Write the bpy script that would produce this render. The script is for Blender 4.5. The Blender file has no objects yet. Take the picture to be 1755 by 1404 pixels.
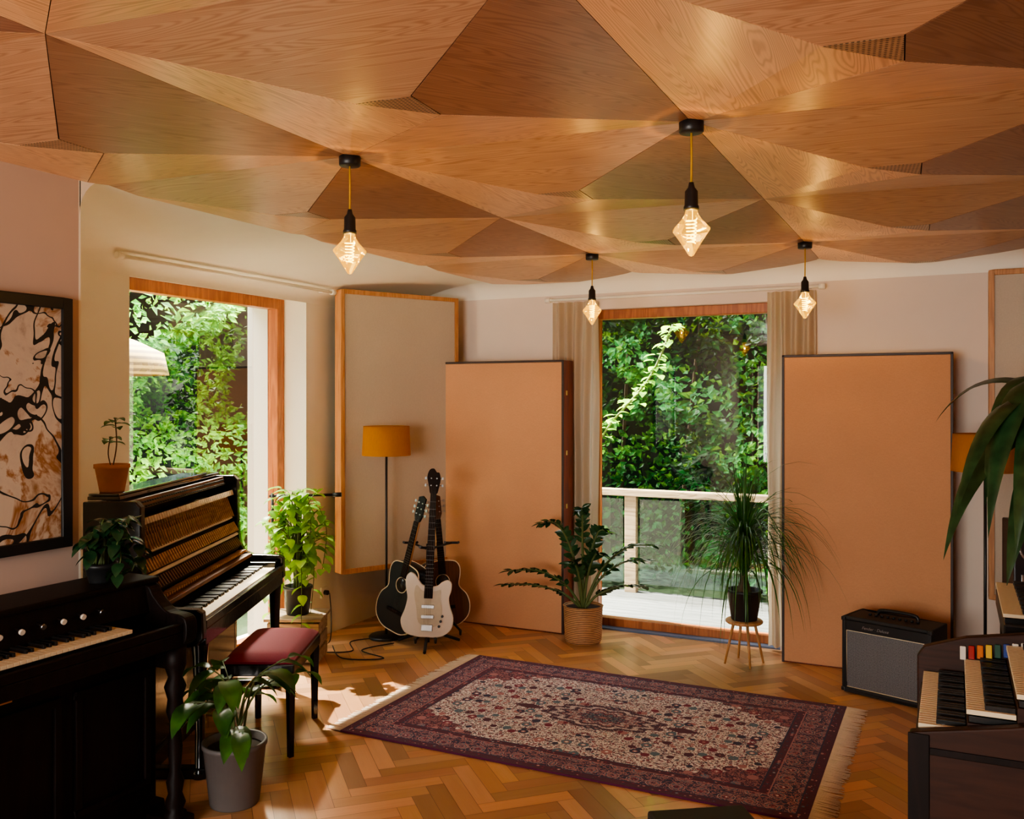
import bpy, bmesh, math, random
from mathutils import Vector, Matrix, Euler, noise
random.seed(7)
TH=math.radians(26); CO=math.cos(TH); SI=math.sin(TH)
def C(x,d):            # survey coordinates (metres right of / ahead of the doorway) -> room coordinates
    return (x*CO-d*SI, x*SI+d*CO)
COL=bpy.context.scene.collection
R=random.random
def U(a,b): return a+(b-a)*R()

# ---------------------------------------------------------------- node helpers
class NT:
    def __init__(s,name):
        s.m=bpy.data.materials.new(name); s.m.use_nodes=True
        s.t=s.m.node_tree; s.t.nodes.clear()
        s.out=s.t.nodes.new('ShaderNodeOutputMaterial')
    def n(s,typ,**kw):
        nd=s.t.nodes.new(typ)
        for k,v in kw.items(): setattr(nd,k,v)
        return nd
    def L(s,a,b): s.t.links.new(a,b)
    def put(s,sock,v):
        if v is None: return
        if isinstance(v,bpy.types.NodeSocket): s.L(v,sock)
        else:
            try: sock.default_value=v
            except Exception: sock.default_value=(v,v,v)
    def math(s,op,a,b=None,c=None,clamp=False):
        nd=s.n('ShaderNodeMath',operation=op,use_clamp=clamp)
        s.put(nd.inputs[0],a); s.put(nd.inputs[1],b); s.put(nd.inputs[2],c)
        return nd.outputs[0]
    def mix(s,f,a,b,mode='MIX'):
        nd=s.n('ShaderNodeMix',data_type='RGBA',blend_type=mode)
        s.put(nd.inputs[0],f)
        s.put(nd.inputs[6],c4(a)); s.put(nd.inputs[7],c4(b))
        return nd.outputs[2]
    def coord(s,k='Object'): return s.n('ShaderNodeTexCoord').outputs[k]
    def map(s,v,scale=(1,1,1),loc=(0,0,0),rot=(0,0,0)):
        nd=s.n('ShaderNodeMapping'); s.L(v,nd.inputs[0])
        nd.inputs[1].default_value=loc; nd.inputs[2].default_value=rot; nd.inputs[3].default_value=scale
        return nd.outputs[0]
    def noise(s,v,scale=5,detail=3,rough=.5,dist=0):
        nd=s.n('ShaderNodeTexNoise'); s.L(v,nd.inputs['Vector'])
        nd.inputs['Scale'].default_value=scale; nd.inputs['Detail'].default_value=detail
        nd.inputs['Roughness'].default_value=rough; nd.inputs['Distortion'].default_value=dist
        return nd.outputs[0]
    def voro(s,v,scale=5,rnd=1,feat='F1'):
        nd=s.n('ShaderNodeTexVoronoi',feature=feat); s.L(v,nd.inputs['Vector'])
        nd.inputs['Scale'].default_value=scale; nd.inputs['Randomness'].default_value=rnd
        return nd
    def ramp(s,f,stops,const=False):
        nd=s.n('ShaderNodeValToRGB'); cr=nd.color_ramp
        if const: cr.interpolation='CONSTANT'
        while len(cr.elements)<len(stops): cr.elements.new(.5)
        for e,(p,c) in zip(cr.elements,stops): e.position=p; e.color=c4(c)
        s.put(nd.inputs[0],f); return nd.outputs[0]
    def bsdf(s,col,rough=.5,metal=0,spec=None,bump=None,bs=.2,bd=.01,coat=0,sheen=0,trans=None):
        p=s.n('ShaderNodeBsdfPrincipled')
        s.put(p.inputs['Base Color'],c4(col)); s.put(p.inputs['Roughness'],rough); p.inputs['Metallic'].default_value=metal
        if spec is not None: p.inputs['Specular IOR Level'].default_value=spec
        p.inputs['Coat Weight'].default_value=coat; p.inputs['Sheen Weight'].default_value=sheen
        if bump is not None:
            b=s.n('ShaderNodeBump'); b.inputs['Strength'].default_value=bs; b.inputs['Distance'].default_value=bd
            s.L(bump,b.inputs['Height']); s.L(b.outputs[0],p.inputs['Normal'])
        o=p.outputs[0]
        if trans:
            t=s.n('ShaderNodeBsdfTranslucent'); s.put(t.inputs[0],c4(trans[1]))
            mx=s.n('ShaderNodeMixShader'); mx.inputs[0].default_value=trans[0]
            s.L(o,mx.inputs[1]); s.L(t.outputs[0],mx.inputs[2]); o=mx.outputs[0]
        s.L(o,s.out.inputs[0]); return s.m
def c4(v):
    if isinstance(v,(tuple,list)) and len(v)==3: return (*v,1)
    return v
def sr(r,g,b):
    f=lambda c:(c/255/12.92 if c/255<=.04045 else ((c/255+.055)/1.055)**2.4)
    return (f(r),f(g),f(b))
def plain(name,col,rough=.5,metal=0,var=.12,scale=30,**k):
    t=NT(name); v=t.coord(); nz=t.noise(v,scale,3)
    d=tuple(c*(1-var) for c in col); l=tuple(min(1,c*(1+var)) for c in col)
    return t.bsdf(t.mix(nz,d,l),rough,metal,bump=nz,bs=.05,**k)
def wood(name,dark,light,axis=0,rough=.35,scale=1.0,coat=0,rings=9,spec=None,bs=.08):
    t=NT(name); v=t.coord()
    sc=[9*scale]*3; sc[axis]=.9*scale
    a=t.noise(t.map(v,tuple(sc)),1.0,3,.5,.4)
    w=t.math('SINE',t.math('MULTIPLY',a,rings*6.28)); w=t.math('MULTIPLY_ADD',w,.5,.5)
    sf=[130*scale]*3; sf[axis]=4*scale
    fi=t.noise(t.map(v,tuple(sf)),1.0,2)
    f=t.math('ADD',t.math('MULTIPLY',w,.45),t.math('MULTIPLY',fi,.55))
    return t.bsdf(t.mix(f,dark,light),rough,bump=f,bs=bs,coat=coat,spec=spec)
def fabric(name,col,rough=.9,scale=420,var=.25,big=.12,trans=None):
    t=NT(name); v=t.coord()
    a=t.noise(t.map(v,(scale,scale,scale*.25)),1,1); b=t.noise(t.map(v,(scale*.25,scale*.25,scale)),1,1)
    f=t.math('MULTIPLY_ADD',t.math('ADD',a,b),.5,0); g=t.noise(v,2.5,3)
    c=t.mix(f,tuple(x*(1-var) for x in col),tuple(min(1,x*(1+var)) for x in col))
    c=t.mix(t.math('MULTIPLY',g,big*2),c,tuple(x*.7 for x in col))
    return t.bsdf(c,rough,bump=f,bs=.25,bd=.002,sheen=.1,trans=trans)
def leafmat(name,dark,light,rough=.35,tr=.3,scale=14):
    t=NT(name); v=t.coord(); nz=t.noise(v,scale,3)
    f=t.ramp(nz,[(.3,(0,0,0)),(.7,(1,1,1))])
    col=t.mix(f,dark,light)
    return t.bsdf(col,rough,trans=(tr,t.mix(.5,light,(light[0]*1.5,light[1]*1.4,light[2]*.6))))
def emis(name,col,st):
    t=NT(name); v=t.coord(); nz=t.noise(v,60,1)
    e=t.n('ShaderNodeEmission'); t.L(t.mix(nz,col,tuple(min(1,c*1.1) for c in col)),e.inputs[0]); e.inputs[1].default_value=st
    t.L(e.outputs[0],t.out.inputs[0]); return t.m
def glassmat(name,tint=(1,1,1),k=1.0,rough=0.0,ior=1.45,glow=None):
    t=NT(name); fr=t.n('ShaderNodeFresnel'); fr.inputs[0].default_value=ior
    f=t.math('MULTIPLY',fr.outputs[0],k,clamp=True)
    tr=t.n('ShaderNodeBsdfTransparent'); tr.inputs[0].default_value=(*tint,1)
    gl=t.n('ShaderNodeBsdfGlossy'); gl.inputs['Roughness'].default_value=rough
    mx=t.n('ShaderNodeMixShader'); t.L(f,mx.inputs[0]); t.L(tr.outputs[0],mx.inputs[1]); t.L(gl.outputs[0],mx.inputs[2])
    o=mx.outputs[0]
    if glow:
        e=t.n('ShaderNodeEmission'); e.inputs[0].default_value=(*glow[0],1); e.inputs[1].default_value=glow[1]
        ad=t.n('ShaderNodeAddShader'); t.L(o,ad.inputs[0]); t.L(e.outputs[0],ad.inputs[1]); o=ad.outputs[0]
    t.L(o,t.out.inputs[0]); return t.m

# ---------------------------------------------------------------- geometry helper
class G:
    def __init__(s): s.v=[];s.f=[];s.m=[];s.s=[]
    def add(s,vs,fs,mi=0,sm=False):
        o=len(s.v); s.v+= [tuple(x) for x in vs]
        for f in fs: s.f.append(tuple(i+o for i in f)); s.m.append(mi); s.s.append(sm)
        return s
    def box(s,c,z,rot=None,mi=0):
        x,y,w=z[0]/2,z[1]/2,z[2]/2
        vs=[Vector(p) for p in [(-x,-y,-w),(x,-y,-w),(x,y,-w),(-x,y,-w),(-x,-y,w),(x,-y,w),(x,y,w),(-x,y,w)]]
        if rot: M=Euler(rot).to_matrix(); vs=[M@p for p in vs]
        vs=[p+Vector(c) for p in vs]
        return s.add(vs,[(0,3,2,1),(4,5,6,7),(0,1,5,4),(1,2,6,5),(2,3,7,6),(3,0,4,7)],mi)
    def bb(s,x0,x1,y0,y1,z0,z1,mi=0): return s.box(((x0+x1)/2,(y0+y1)/2,(z0+z1)/2),(x1-x0,y1-y0,z1-z0),None,mi)
    def tube(s,pts,r,n=8,mi=0,cap=True,sm=True):
        pts=[Vector(p) for p in pts]; k=len(pts)
        rs=r if isinstance(r,(list,tuple)) else [r]*k
        vs=[];prev=None
        for i,p in enumerate(pts):
            t=(pts[min(i+1,k-1)]-pts[max(i-1,0)]).normalized()
            if prev is None:
                a=Vector((0,0,1)) if abs(t.z)<.9 else Vector((1,0,0)); u=t.cross(a).normalized()
            else: u=(prev-t*prev.dot(t)).normalized()
            prev=u; w=t.cross(u)
            for j in range(n):
                an=2*math.pi*j/n; vs.append(p+(u*math.cos(an)+w*math.sin(an))*rs[i])
        fs=[(i*n+j,i*n+(j+1)%n,(i+1)*n+(j+1)%n,(i+1)*n+j) for i in range(k-1) for j in range(n)]
        s.add(vs,fs,mi,sm)
        if cap:
            s.add([vs[j] for j in range(n)],[tuple(reversed(range(n)))],mi)
            s.add([vs[(k-1)*n+j] for j in range(n)],[tuple(range(n))],mi)
        return s
    def lathe(s,prof,c=(0,0,0),n=32,mi=0,sm=True):
        vs=[];k=len(prof)
        for r,z in prof:
            for j in range(n):
                a=2*math.pi*j/n; vs.append((c[0]+r*math.cos(a),c[1]+r*math.sin(a),c[2]+z))
        fs=[(i*n+j,i*n+(j+1)%n,(i+1)*n+(j+1)%n,(i+1)*n+j) for i in range(k-1) for j in range(n)]
        return s.add(vs,fs,mi,sm)
    def prism(s,pl,t0,t1,f,mi=0,sm=False):
        n=len(pl); vs=[f(p[0],p[1],t0) for p in pl]+[f(p[0],p[1],t1) for p in pl]
        s.add(vs,[tuple(range(n)),tuple(reversed(range(n,2*n)))],mi)
        s.add(vs,[(i,(i+1)%n,n+(i+1)%n,n+i) for i in range(n)],mi,sm); return s
    def obj(s,name,mats,parent=None,bevel=0,loc=(0,0,0),rot=(0,0,0),label=None,stuff=False):
        me=bpy.data.meshes.new(name); me.from_pydata(s.v,[],s.f)
        for m in (mats if isinstance(mats,list) else [mats]): me.materials.append(m)
        me.polygons.foreach_set('material_index',s.m); me.polygons.foreach_set('use_smooth',s.s)
        bm=bmesh.new(); bm.from_mesh(me); bmesh.ops.remove_doubles(bm,verts=bm.verts,dist=1e-6)
        bmesh.ops.recalc_face_normals(bm,faces=bm.faces); bm.to_mesh(me); bm.free(); me.update()
        o=bpy.data.objects.new(name,me); COL.objects.link(o); o.location=loc; o.rotation_euler=rot
        if parent: o.parent=parent
        if bevel:
            b=o.modifiers.new('b','BEVEL'); b.width=bevel; b.segments=2; b.limit_method='ANGLE'; b.angle_limit=math.radians(50)
        if label: o['label']=label
        if stuff: o['kind']='stuff'
        return o
    def leaf(s,p,d,L,W,droop=.8,mi=0,seg=5,fold=.25,up=None,tip=.8,side=None):
        p=Vector(p); d=Vector(d).normalized(); vs=[]
        u=Vector(up) if up else Vector((0,0,1))
        if side is None:
            side=d.cross(u)
            if side.length<.05: side=Vector((math.cos(p.x*99),math.sin(p.x*99),0))
        side=Vector(side).normalized()
        for i in range(seg+1):
            t=i/seg; nrm=side.cross(d)
            w=W*.5*(math.sin(math.pi*min(1,(t*.96+.04))**tip)) if i<seg else 0
            vs+=[p-side*w+nrm*w*fold,p,p+side*w+nrm*w*fold]
            d=(d+Vector((0,0,-droop/seg))).normalized(); p=p+d*L/seg
        fs=[]
        for i in range(seg):
            a=3*i; fs+=[(a,a+1,a+4,a+3),(a+1,a+2,a+5,a+4)]
        return s.add(vs,fs,mi,True)
def tag(o,label,cat,group=None):
    o['label']=label; o['category']=cat
    if group: o['group']=group
    return o
def thing(name,label,cat,loc,rz=0,group=None):
    e=bpy.data.objects.new(name,None); e.empty_display_size=.1; COL.objects.link(e)
    e.location=loc; e.rotation_euler=(0,0,rz); return tag(e,label,cat,group)
def struct(o): o['kind']='structure'; return o
def smoothloop(pts,k=5):
    out=[];n=len(pts)
    for i in range(n):
        p0,p1,p2,p3=[Vector(pts[(i+j-1)%n]) for j in range(4)]
        for q in range(k):
            t=q/k
            out.append(tuple(.5*((2*p1)+(p2-p0)*t+(2*p0-5*p1+4*p2-p3)*t*t+(3*p1-p0-3*p2+p3)*t**3)))
    return out
def crv(pts,k=6):
    out=[];n=len(pts); P=[Vector(p) for p in pts]
    for i in range(n-1):
        p0=P[max(i-1,0)];p1=P[i];p2=P[i+1];p3=P[min(i+2,n-1)]
        for q in range(k):
            t=q/k; out.append(.5*((2*p1)+(p2-p0)*t+(2*p0-5*p1+4*p2-p3)*t*t+(3*p1-p0-3*p2+p3)*t**3))
    out.append(P[-1]); return out
def text(s,size,parent,loc,rot,mat,name='lettering'):
    cu=bpy.data.curves.new('t','FONT'); cu.body=s; cu.size=size; cu.extrude=.0008; cu.align_x='CENTER'; cu.shear=.3
    to=bpy.data.objects.new('t',cu); COL.objects.link(to)
    dg=bpy.context.evaluated_depsgraph_get(); me=bpy.data.meshes.new_from_object(to.evaluated_get(dg))
    bpy.data.objects.remove(to); o=bpy.data.objects.new(name,me); me.materials.clear(); me.materials.append(mat)
    COL.objects.link(o); o.parent=parent; o.location=loc; o.rotation_euler=rot; return o

# ---------------------------------------------------------------- materials
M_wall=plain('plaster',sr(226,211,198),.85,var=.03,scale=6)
M_wallN=plain('plaster_shaded_side',sr(200,177,164),.85,var=.03,scale=6)  # darker plaster copy, shade of the near walls put into its colour
M_white=plain('white_plaster',sr(250,245,232),.8,var=.02,scale=8)
M_black=plain('satin_black',(.012,.012,.013),.4)
M_gloss=plain('piano_black',(.005,.0045,.0045),.16,coat=.2)
M_metal=plain('steel',(.5,.5,.5),.3,1)
M_dmetal=plain('dull_steel',(.22,.21,.2),.45,1)
M_brass=plain('brass',(.6,.42,.16),.3,1)
M_frame=wood('window_wood',sr(140,76,38),sr(194,120,68),2,.4)
M_glass=glassmat('window_glass',(.97,.99,.98),.3)
M_glassB=glassmat('window_glass_terrace',(.88,.94,.93),2.4)
M_bulb=glassmat('bulb_glass',(1,.84,.45),1.0,0.02,glow=((1,.50,.04),.5))
M_fil=emis('filament_glow',(1,.60,.09),13)
M_gobo=fabric('tan_fabric',sr(206,153,114),.9,300,.2,.3)
M_gside=wood('reddish_side',sr(84,32,16),sr(140,62,34),2,.5)
M_gedge=plain('dark_brown_edge',sr(46,24,18),.5)
M_cream=fabric('cream_fabric',sr(202,188,170),.9,300,.15,.2)
M_pfr=wood('panel_frame_wood',sr(164,108,66),sr(208,154,104),2,.45)
M_linen=fabric('linen',sr(216,202,182),.95,300,.15,.08,trans=(.45,sr(232,216,192)))
M_mahog=wood('dark_mahogany',(.004,.002,.0016),(.012,.005,.004),2,.5,spec=.2,bs=.03)
M_ivory=plain('ivory',sr(228,210,176),.3,var=.06)
M_ebony=plain('ebony',(.01,.01,.01),.3)
M_velvet=fabric('red_velvet',(.22,.005,.030),.85,500,.3)
M_soil=plain('soil',(.03,.018,.01),.95,var=.5,scale=60)
M_terra=plain('terracotta',sr(190,130,92),.7)
M_gpot=plain('grey_ceramic',sr(98,92,90),.6,var=.08)
M_bpot=plain('black_plastic',(.015,.015,.016),.45)
M_leafA=leafmat('leaf_green',sr(26,64,28),sr(74,126,50),.35)
M_leafB=leafmat('leaf_bright',sr(64,118,36),sr(148,192,78),.4,.45)
M_leafV=leafmat('leaf_vine',sr(100,160,50),sr(180,226,90),.5,.5)
M_leafD=leafmat('leaf_dark',(.009,.035,.015),(.035,.10,.036),.22,.15)
M_leafC=leafmat('leaf_strap',(.010,.036,.015),(.04,.11,.04),.28,.2)
M_stem=plain('stem',sr(84,98,48),.6)
M_bark=plain('bark',sr(92,72,52),.9,var=.4)
def _m(t):
    v=t.coord(); w=t.noise(t.map(v,(300,300,30)),1,2)
    return t.bsdf(t.mix(w,sr(172,112,14),sr(216,152,32)),.85,trans=(.4,sr(230,156,34)))
M_mustard=_m(NT('mustard_shade'))
M_lightwood=wood('light_wood',sr(150,100,58),sr(206,156,104),2,.5)
M_rail=wood('weathered_wood',sr(120,98,74),sr(190,168,140),0,.7)
M_deck=wood('deck_wood',sr(74,78,80),sr(112,114,116),0,.7)
M_seam=plain('seam_shadow',sr(60,36,20),.8)

def mk_ceil(name,perf=False):
    t=NT(name); uv=t.coord('UV')
    at=t.n('ShaderNodeVertexColor'); at.layer_name='tint'
    a=t.noise(t.map(uv,(.6,8,1)),1,2,.5,.2)
    w=t.math('MULTIPLY_ADD',t.math('SINE',t.math('MULTIPLY',a,240)),.5,.5)
    w=t.math('POWER',w,2.2)
    fi=t.noise(t.map(uv,(4,220,1)),1,2,.6)
    fl=t.noise(t.map(uv,(1.2,9,1)),1,2)
    c=t.mix(t.math('MULTIPLY',w,.8),sr(230,188,148),sr(176,124,88))
    c=t.mix(t.math('MULTIPLY',fi,.5),c,sr(170,118,82))
    c=t.mix(t.math('MULTIPLY',fl,.35),c,sr(240,206,166))
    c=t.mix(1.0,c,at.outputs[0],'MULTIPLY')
    if perf:
        vo=t.voro(uv,75,0); m=t.math('LESS_THAN',vo.outputs['Distance'],.3)
        c=t.mix(t.math('MULTIPLY',m,.8),c,(.03,.015,.008))
    return t.bsdf(c,.32,bump=fi,bs=.03,spec=.38)
M_ceil=mk_ceil('oak_veneer'); M_perf=mk_ceil('perforated_oak',True)
def mk_floor():
    t=NT('herringbone_parquet'); uv=t.coord('UV')
    at=t.n('ShaderNodeVertexColor'); at.layer_name='tint'
    a=t.noise(t.map(uv,(2,18,1)),1,2,.5,.4); f=t.noise(t.map(uv,(8,220,1)),1,2)
    c=t.mix(a,sr(208,156,112),sr(232,186,142)); c=t.mix(t.math('MULTIPLY',f,.22),c,sr(160,110,74))
    c=t.mix(1.0,c,at.outputs[0],'MULTIPLY')
    return t.bsdf(c,t.math('MULTIPLY_ADD',a,.12,.26),bump=f,bs=.03,coat=.10)
M_floor=mk_floor()

# ---------------------------------------------------------------- structure
BW=6.5
def build_floor():
    w=.084;n=5;L=w*n; bm=bmesh.new(); uvl=bm.loops.layers.uv.new('UVMap'); cl=bm.loops.layers.float_color.new('tint')
    ang=math.radians(45); ca,sa=math.cos(ang),math.sin(ang); cx,cy=-.6,2.2
    g=.0009
    def blk(x,y,sx,sy):
        mx,my=x+sx/2,y+sy/2; X=cx+mx*ca-my*sa; Y=cy+mx*sa+my*ca
        if X<-5.1 or X>3.6 or Y<-2.9 or Y>6.95: return
        ps=[(x+g,y+g),(x+sx-g,y+g),(x+sx-g,y+sy-g),(x+g,y+sy-g)]
        vs=[bm.verts.new((cx+p[0]*ca-p[1]*sa,cy+p[0]*sa+p[1]*ca,0)) for p in ps]
        f=bm.faces.new(vs); b=U(.52,1.10); k=U(.84,1.0); col=(b,b*k,b*k*U(.84,1.0),1); o=(U(0,50),U(0,50))
        for l,p in zip(f.loops,ps):
            dx,dy=p[0]-x,p[1]-y
            l[uvl].uv=(o[0]+(dx if sx>sy else dy),o[1]+(dy if sx>sy else dx)); l[cl]=col
    for k in range(-120,121):
        for m in range(-14,15):
            ox=k*w+m*2*L; oy=k*w
            if abs(ox)>9 or abs(oy)>9: continue
            blk(ox,oy,L,w); blk(ox+L,oy-(n-1)*w,w,L)
    for co,no in [((-4.42,0,0),(-1,0,0)),((3.3,0,0),(1,0,0)),((0,-2.6,0),(0,-1,0)),((0,6.56,0),(0,1,0))]:
        bmesh.ops.bisect_plane(bm,geom=bm.verts[:]+bm.edges[:]+bm.faces[:],plane_co=co,plane_no=no,clear_outer=True)
    base=[bm.verts.new(p) for p in [(-4.7,-2.6,-.004),(3.3,-2.6,-.004),(3.3,6.8,-.004),(-4.7,6.8,-.004)]]
    f=bm.faces.new(base)
    for l in f.loops: l[cl]=(.2,.16,.14,1)
    me=bpy.data.meshes.new('floor'); bm.to_mesh(me); bm.free(); me.materials.append(M_floor)
    o=bpy.data.objects.new('floor',me); COL.objects.link(o); struct(o)
build_floor()
def build_ceiling():
    bm=bmesh.new(); uvl=bm.loops.layers.uv.new('UVMap'); cl=bm.loops.layers.float_color.new('tint')
    zn,zt=2.70,2.635
    def N(i,j): return Vector((-2.12+1.315*i,1.58+1.32*j+.15*i,zn-(.02 if i<0 or j>3 else 0)))
    def face(ps,g,tint,mi):
        c=sum(ps,Vector())/len(ps)
        qs=[p+(c-p).normalized()*.0025 for p in ps]
        bk=bm.faces.new([bm.verts.new(p+Vector((0,0,.006))) for p in ps]); bk.material_index=2
        vs=[bm.verts.new(p) for p in qs]; f=bm.faces.new(vs); f.material_index=mi
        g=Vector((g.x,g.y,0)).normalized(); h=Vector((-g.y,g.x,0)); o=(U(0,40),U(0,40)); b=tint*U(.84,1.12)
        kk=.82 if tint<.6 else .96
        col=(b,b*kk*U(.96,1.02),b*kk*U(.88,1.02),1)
        for l in f.loops:
            p=l.vert.co-ps[0]; l[uvl].uv=(o[0]+p.dot(g),o[1]+p.dot(h)); l[cl]=col
    for i in range(-1,5):
        for j in range(-3,5):
            A,B,Cn,D=N(i,j),N(i+1,j),N(i+1,j-1),N(i,j-1)
            def T(x,y): p=A+Vector((x,y,0)); p.z=zt; return p
            t1=T(.51,-.67); t2=T(.70,-.66); t3=T(.69,-.47)
            face([D,t1,t2,Cn],Cn-D,.82,0); face([Cn,t2,t3,B],B-Cn+(Cn-D)*.6,.50,0)  # facets turned from the windows tinted darker, shade put into the colour
            face([A,t3,B],B-A,1.12,0); face([D,t1,t3,A],A-D,1.2,0); face([t1,t2,t3],Cn-D,.62,1)  # facets towards the windows tinted lighter, light painted into the veneer
    for co,no in [((-3.3,0,0),(-1,0,0)),((3.2,0,0),(1,0,0)),((0,-2.5,0),(0,-1,0)),((0,6.42,0),(0,1,0))]:
        bmesh.ops.bisect_plane(bm,geom=bm.verts[:]+bm.edges[:]+bm.faces[:],plane_co=co,plane_no=no,clear_outer=True)
    for f in bm.faces:
        f.normal_update()
        if f.normal.z>0: f.normal_flip()
    me=bpy.data.meshes.new('ceiling'); bm.to_mesh(me); bm.free()
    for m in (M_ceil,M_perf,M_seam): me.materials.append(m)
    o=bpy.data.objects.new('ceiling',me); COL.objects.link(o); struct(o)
    so=o.modifiers.new('s','SOLIDIFY'); so.thickness=.004; so.offset=-1
build_ceiling()
g=G(); g.bb(-4.75,3.5,-2.8,6.85,2.76,2.9); struct(g.obj('ceiling',M_white))
g=G()
prof=[]
for k in range(15):
    a=math.pi/2*k/14; prof.append((-3.28-.92*math.sin(a), 2.45+.235*math.cos(a)))
vs=[]
for (a,z) in prof: vs+= [(a,2.6,z),(a,6.52,z)]
g.add(vs,[(2*i,2*i+1,2*i+3,2*i+2) for i in range(14)],0,True)
vs=[]
for k in range(11):
    a=math.pi/2*k/10; vs+=[(-4.2,6.32+.18*math.sin(a),2.56+.13*math.cos(a)),(3.3,6.32+.18*math.sin(a),2.56+.13*math.cos(a))]
g.add(vs,[(2*i,2*i+1,2*i+3,2*i+2) for i in range(10)],0,True)
fl=[(2.62,2.50)]
for k in range(9):
    a=math.pi/2*k/8; fl.append((2.80-.18*math.cos(a),2.53+.18*math.sin(a)))
fl.append((2.62,2.71))
g.prism(fl,-3.3,-3.6,lambda b,z,t:(t,b,z),0)
struct(g.obj('trim_1',M_white))
g=G()
g.bb(-4.75,-4.2,2.6,3.66,-.05,2.8); g.bb(-4.75,-4.2,5.22,6.85,-.05,2.8); g.bb(-4.75,-4.2,3.66,5.22,2.48,2.8)
g.bb(-4.75,-4.2,3.66,5.22,-.3,-.002); g.bb(-4.2,-3.3,2.615,2.625,0,2.7)
struct(g.obj('wall_left',M_white))
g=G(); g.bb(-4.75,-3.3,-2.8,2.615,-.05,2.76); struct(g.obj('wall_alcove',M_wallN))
W0,W1=-2.54,-1.085
g=G(); g.bb(-4.75,W0,BW,BW+.35,-.05,2.8); g.bb(W1,3.5,BW,BW+.35,-.05,2.8); g.bb(W0,W1,BW,BW+.35,2.44,2.8)
g.bb(W0,W1,BW,BW+.35,-.3,-.002)
struct(g.obj('wall_back',M_wall))
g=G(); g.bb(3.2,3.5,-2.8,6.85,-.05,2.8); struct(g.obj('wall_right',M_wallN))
F0,F1=-3.1,-.2  # opening added in the unseen front wall, placed for the rear fill
g=G(); g.bb(-4.75,F0,-2.8,-2.5,-.05,2.8); g.bb(F1,3.5,-2.8,-2.5,-.05,2.8); g.bb(F0,F1,-2.8,-2.5,2.4,2.8); g.bb(F0,F1,-2.8,-2.5,-.05,.6)
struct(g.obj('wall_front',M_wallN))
def window(name,axis,c0,c1,z0,z1,pos,w,dep,gm):
    g=G()
    def bb(u0,u1,za,zb):
        if axis=='b': g.bb(pos-dep,pos,u0,u1,za,zb)
        else: g.bb(u0,u1,pos,pos+dep,za,zb)
    bb(c0,c0+w,z0,z1); bb(c1-w,c1,z0,z1); bb(c0+w,c1-w,z1-w,z1); bb(c0+w,c1-w,z0,z0+w)
    o=struct(g.obj(name,M_frame,bevel=.004))
    g=G()
    if axis=='b': g.add([(pos-dep/2,c0+w,z0+w),(pos-dep/2,c1-w,z0+w),(pos-dep/2,c1-w,z1-w),(pos-dep/2,c0+w,z1-w)],[(0,1,2,3)])
    else: g.add([(c0+w,pos+dep/2,z0+w),(c1-w,pos+dep/2,z0+w),(c1-w,pos+dep/2,z1-w),(c0+w,pos+dep/2,z1-w)],[(0,1,2,3)])
    g.obj('glass_pane',gm,o)
window('window_1','b',3.66,5.22,0,2.48,-4.40,.075,.09,M_glass)
window('window_2','a',W0,W1,0,2.44,6.58,.07,.09,M_glassB)
window('added_rear_window','a',F0,F1,.6,2.4,-2.7,.07,.07,M_glass)  # unseen window added behind the camera to go with the rear fill
g=G(); g.bb(W0,W1,6.5,6.58,0,.012); struct(g.obj('trim_2',plain('threshold',sr(90,104,130),.4)))

# ---------------------------------------------------------------- outdoors
g=G(); g.add([(-30,-20,-.35),(20,-20,-.35),(20,25,-.35),(-30,25,-.35)],[(0,1,2,3)])
struct(g.obj('ground',plain('grass',sr(28,48,24),.95,var=.5,scale=9)))
g=G()
for k in range(12): g.bb(-4.6,.6,6.9+k*.1,6.9+k*.1+.092,-.06,-.03)
tag(g.obj('deck',M_deck,bevel=.003),'pale weathered wooden terrace deck boards outside the window','deck')
rl=thing('balustrade','weathered wooden terrace railing with clear glass panels','railing',(-2,8.0,-.03))
G().bb(-2.6,2.4,-.05,.07,.89,.95).obj('top_rail',M_rail,rl,.005)
M_rg=glassmat('rail_glass',(.70,.86,.84),1.8,.02)
for x in (-1.98,-.68,.62,1.92): G().bb(x-.055,x+.055,-.02,.06,0,.89).obj('post',M_rail,rl,.004)
for x in (-1.90,-.60,.70): G().bb(x,x+1.14,.015,.022,.08,.86).obj('glass_panel',M_rg,rl)
def hedgemat(name,d,m,l,o=0):
    t=NT(name); v=t.coord(); a=t.noise(v,1.0,3); b=t.noise(v,23,2)
    f=t.math('ADD',t.math('MULTIPLY',a,.8),t.math('MULTIPLY',b,.35))
    c=t.ramp(f,[(.46+o,d),(.62+o,m),(.80+o,l)])  # ramp paints shadow pockets and sunny highlights into the leaf colour
    return t.bsdf(c,.6,spec=.2,trans=(.38,t.mix(.45,c,(.22,.42,.03))))
M_h1=hedgemat('hedge_leaves',sr(14,46,14),sr(48,108,30),sr(136,186,60),-.02)
M_h2=hedgemat('hedge_leaves_cool',sr(5,28,16),sr(28,98,44),sr(128,196,78),.01)
def hedge(name,label,fn,n,mat,s0,s1):
    vs=[];fs=[]
    for i in range(n):
        p,nr=fn(R(),R()); L=U(s0,s1); d=Vector((U(-1,1),U(-1,1),U(-1,.4)))+nr*.5; d.normalize()
        sd=d.cross(Vector((U(-1,1),U(-1,1),U(-1,1)))+nr*2).normalized()
        k=len(vs); q=p+d*L*.45
        nn=sd.cross(d)*L*.1
        vs+=[p,q+sd*L*.28+nn,p+d*L,q-sd*L*.28+nn]; fs+=[(k,k+1,k+2),(k,k+2,k+3)]
    me=bpy.data.meshes.new(name); me.from_pydata([tuple(v) for v in vs],[],fs); me.materials.append(mat)
    o=bpy.data.objects.new(name,me); COL.objects.link(o); tag(o,label,'hedge'); o['kind']='stuff'; return o
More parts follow.
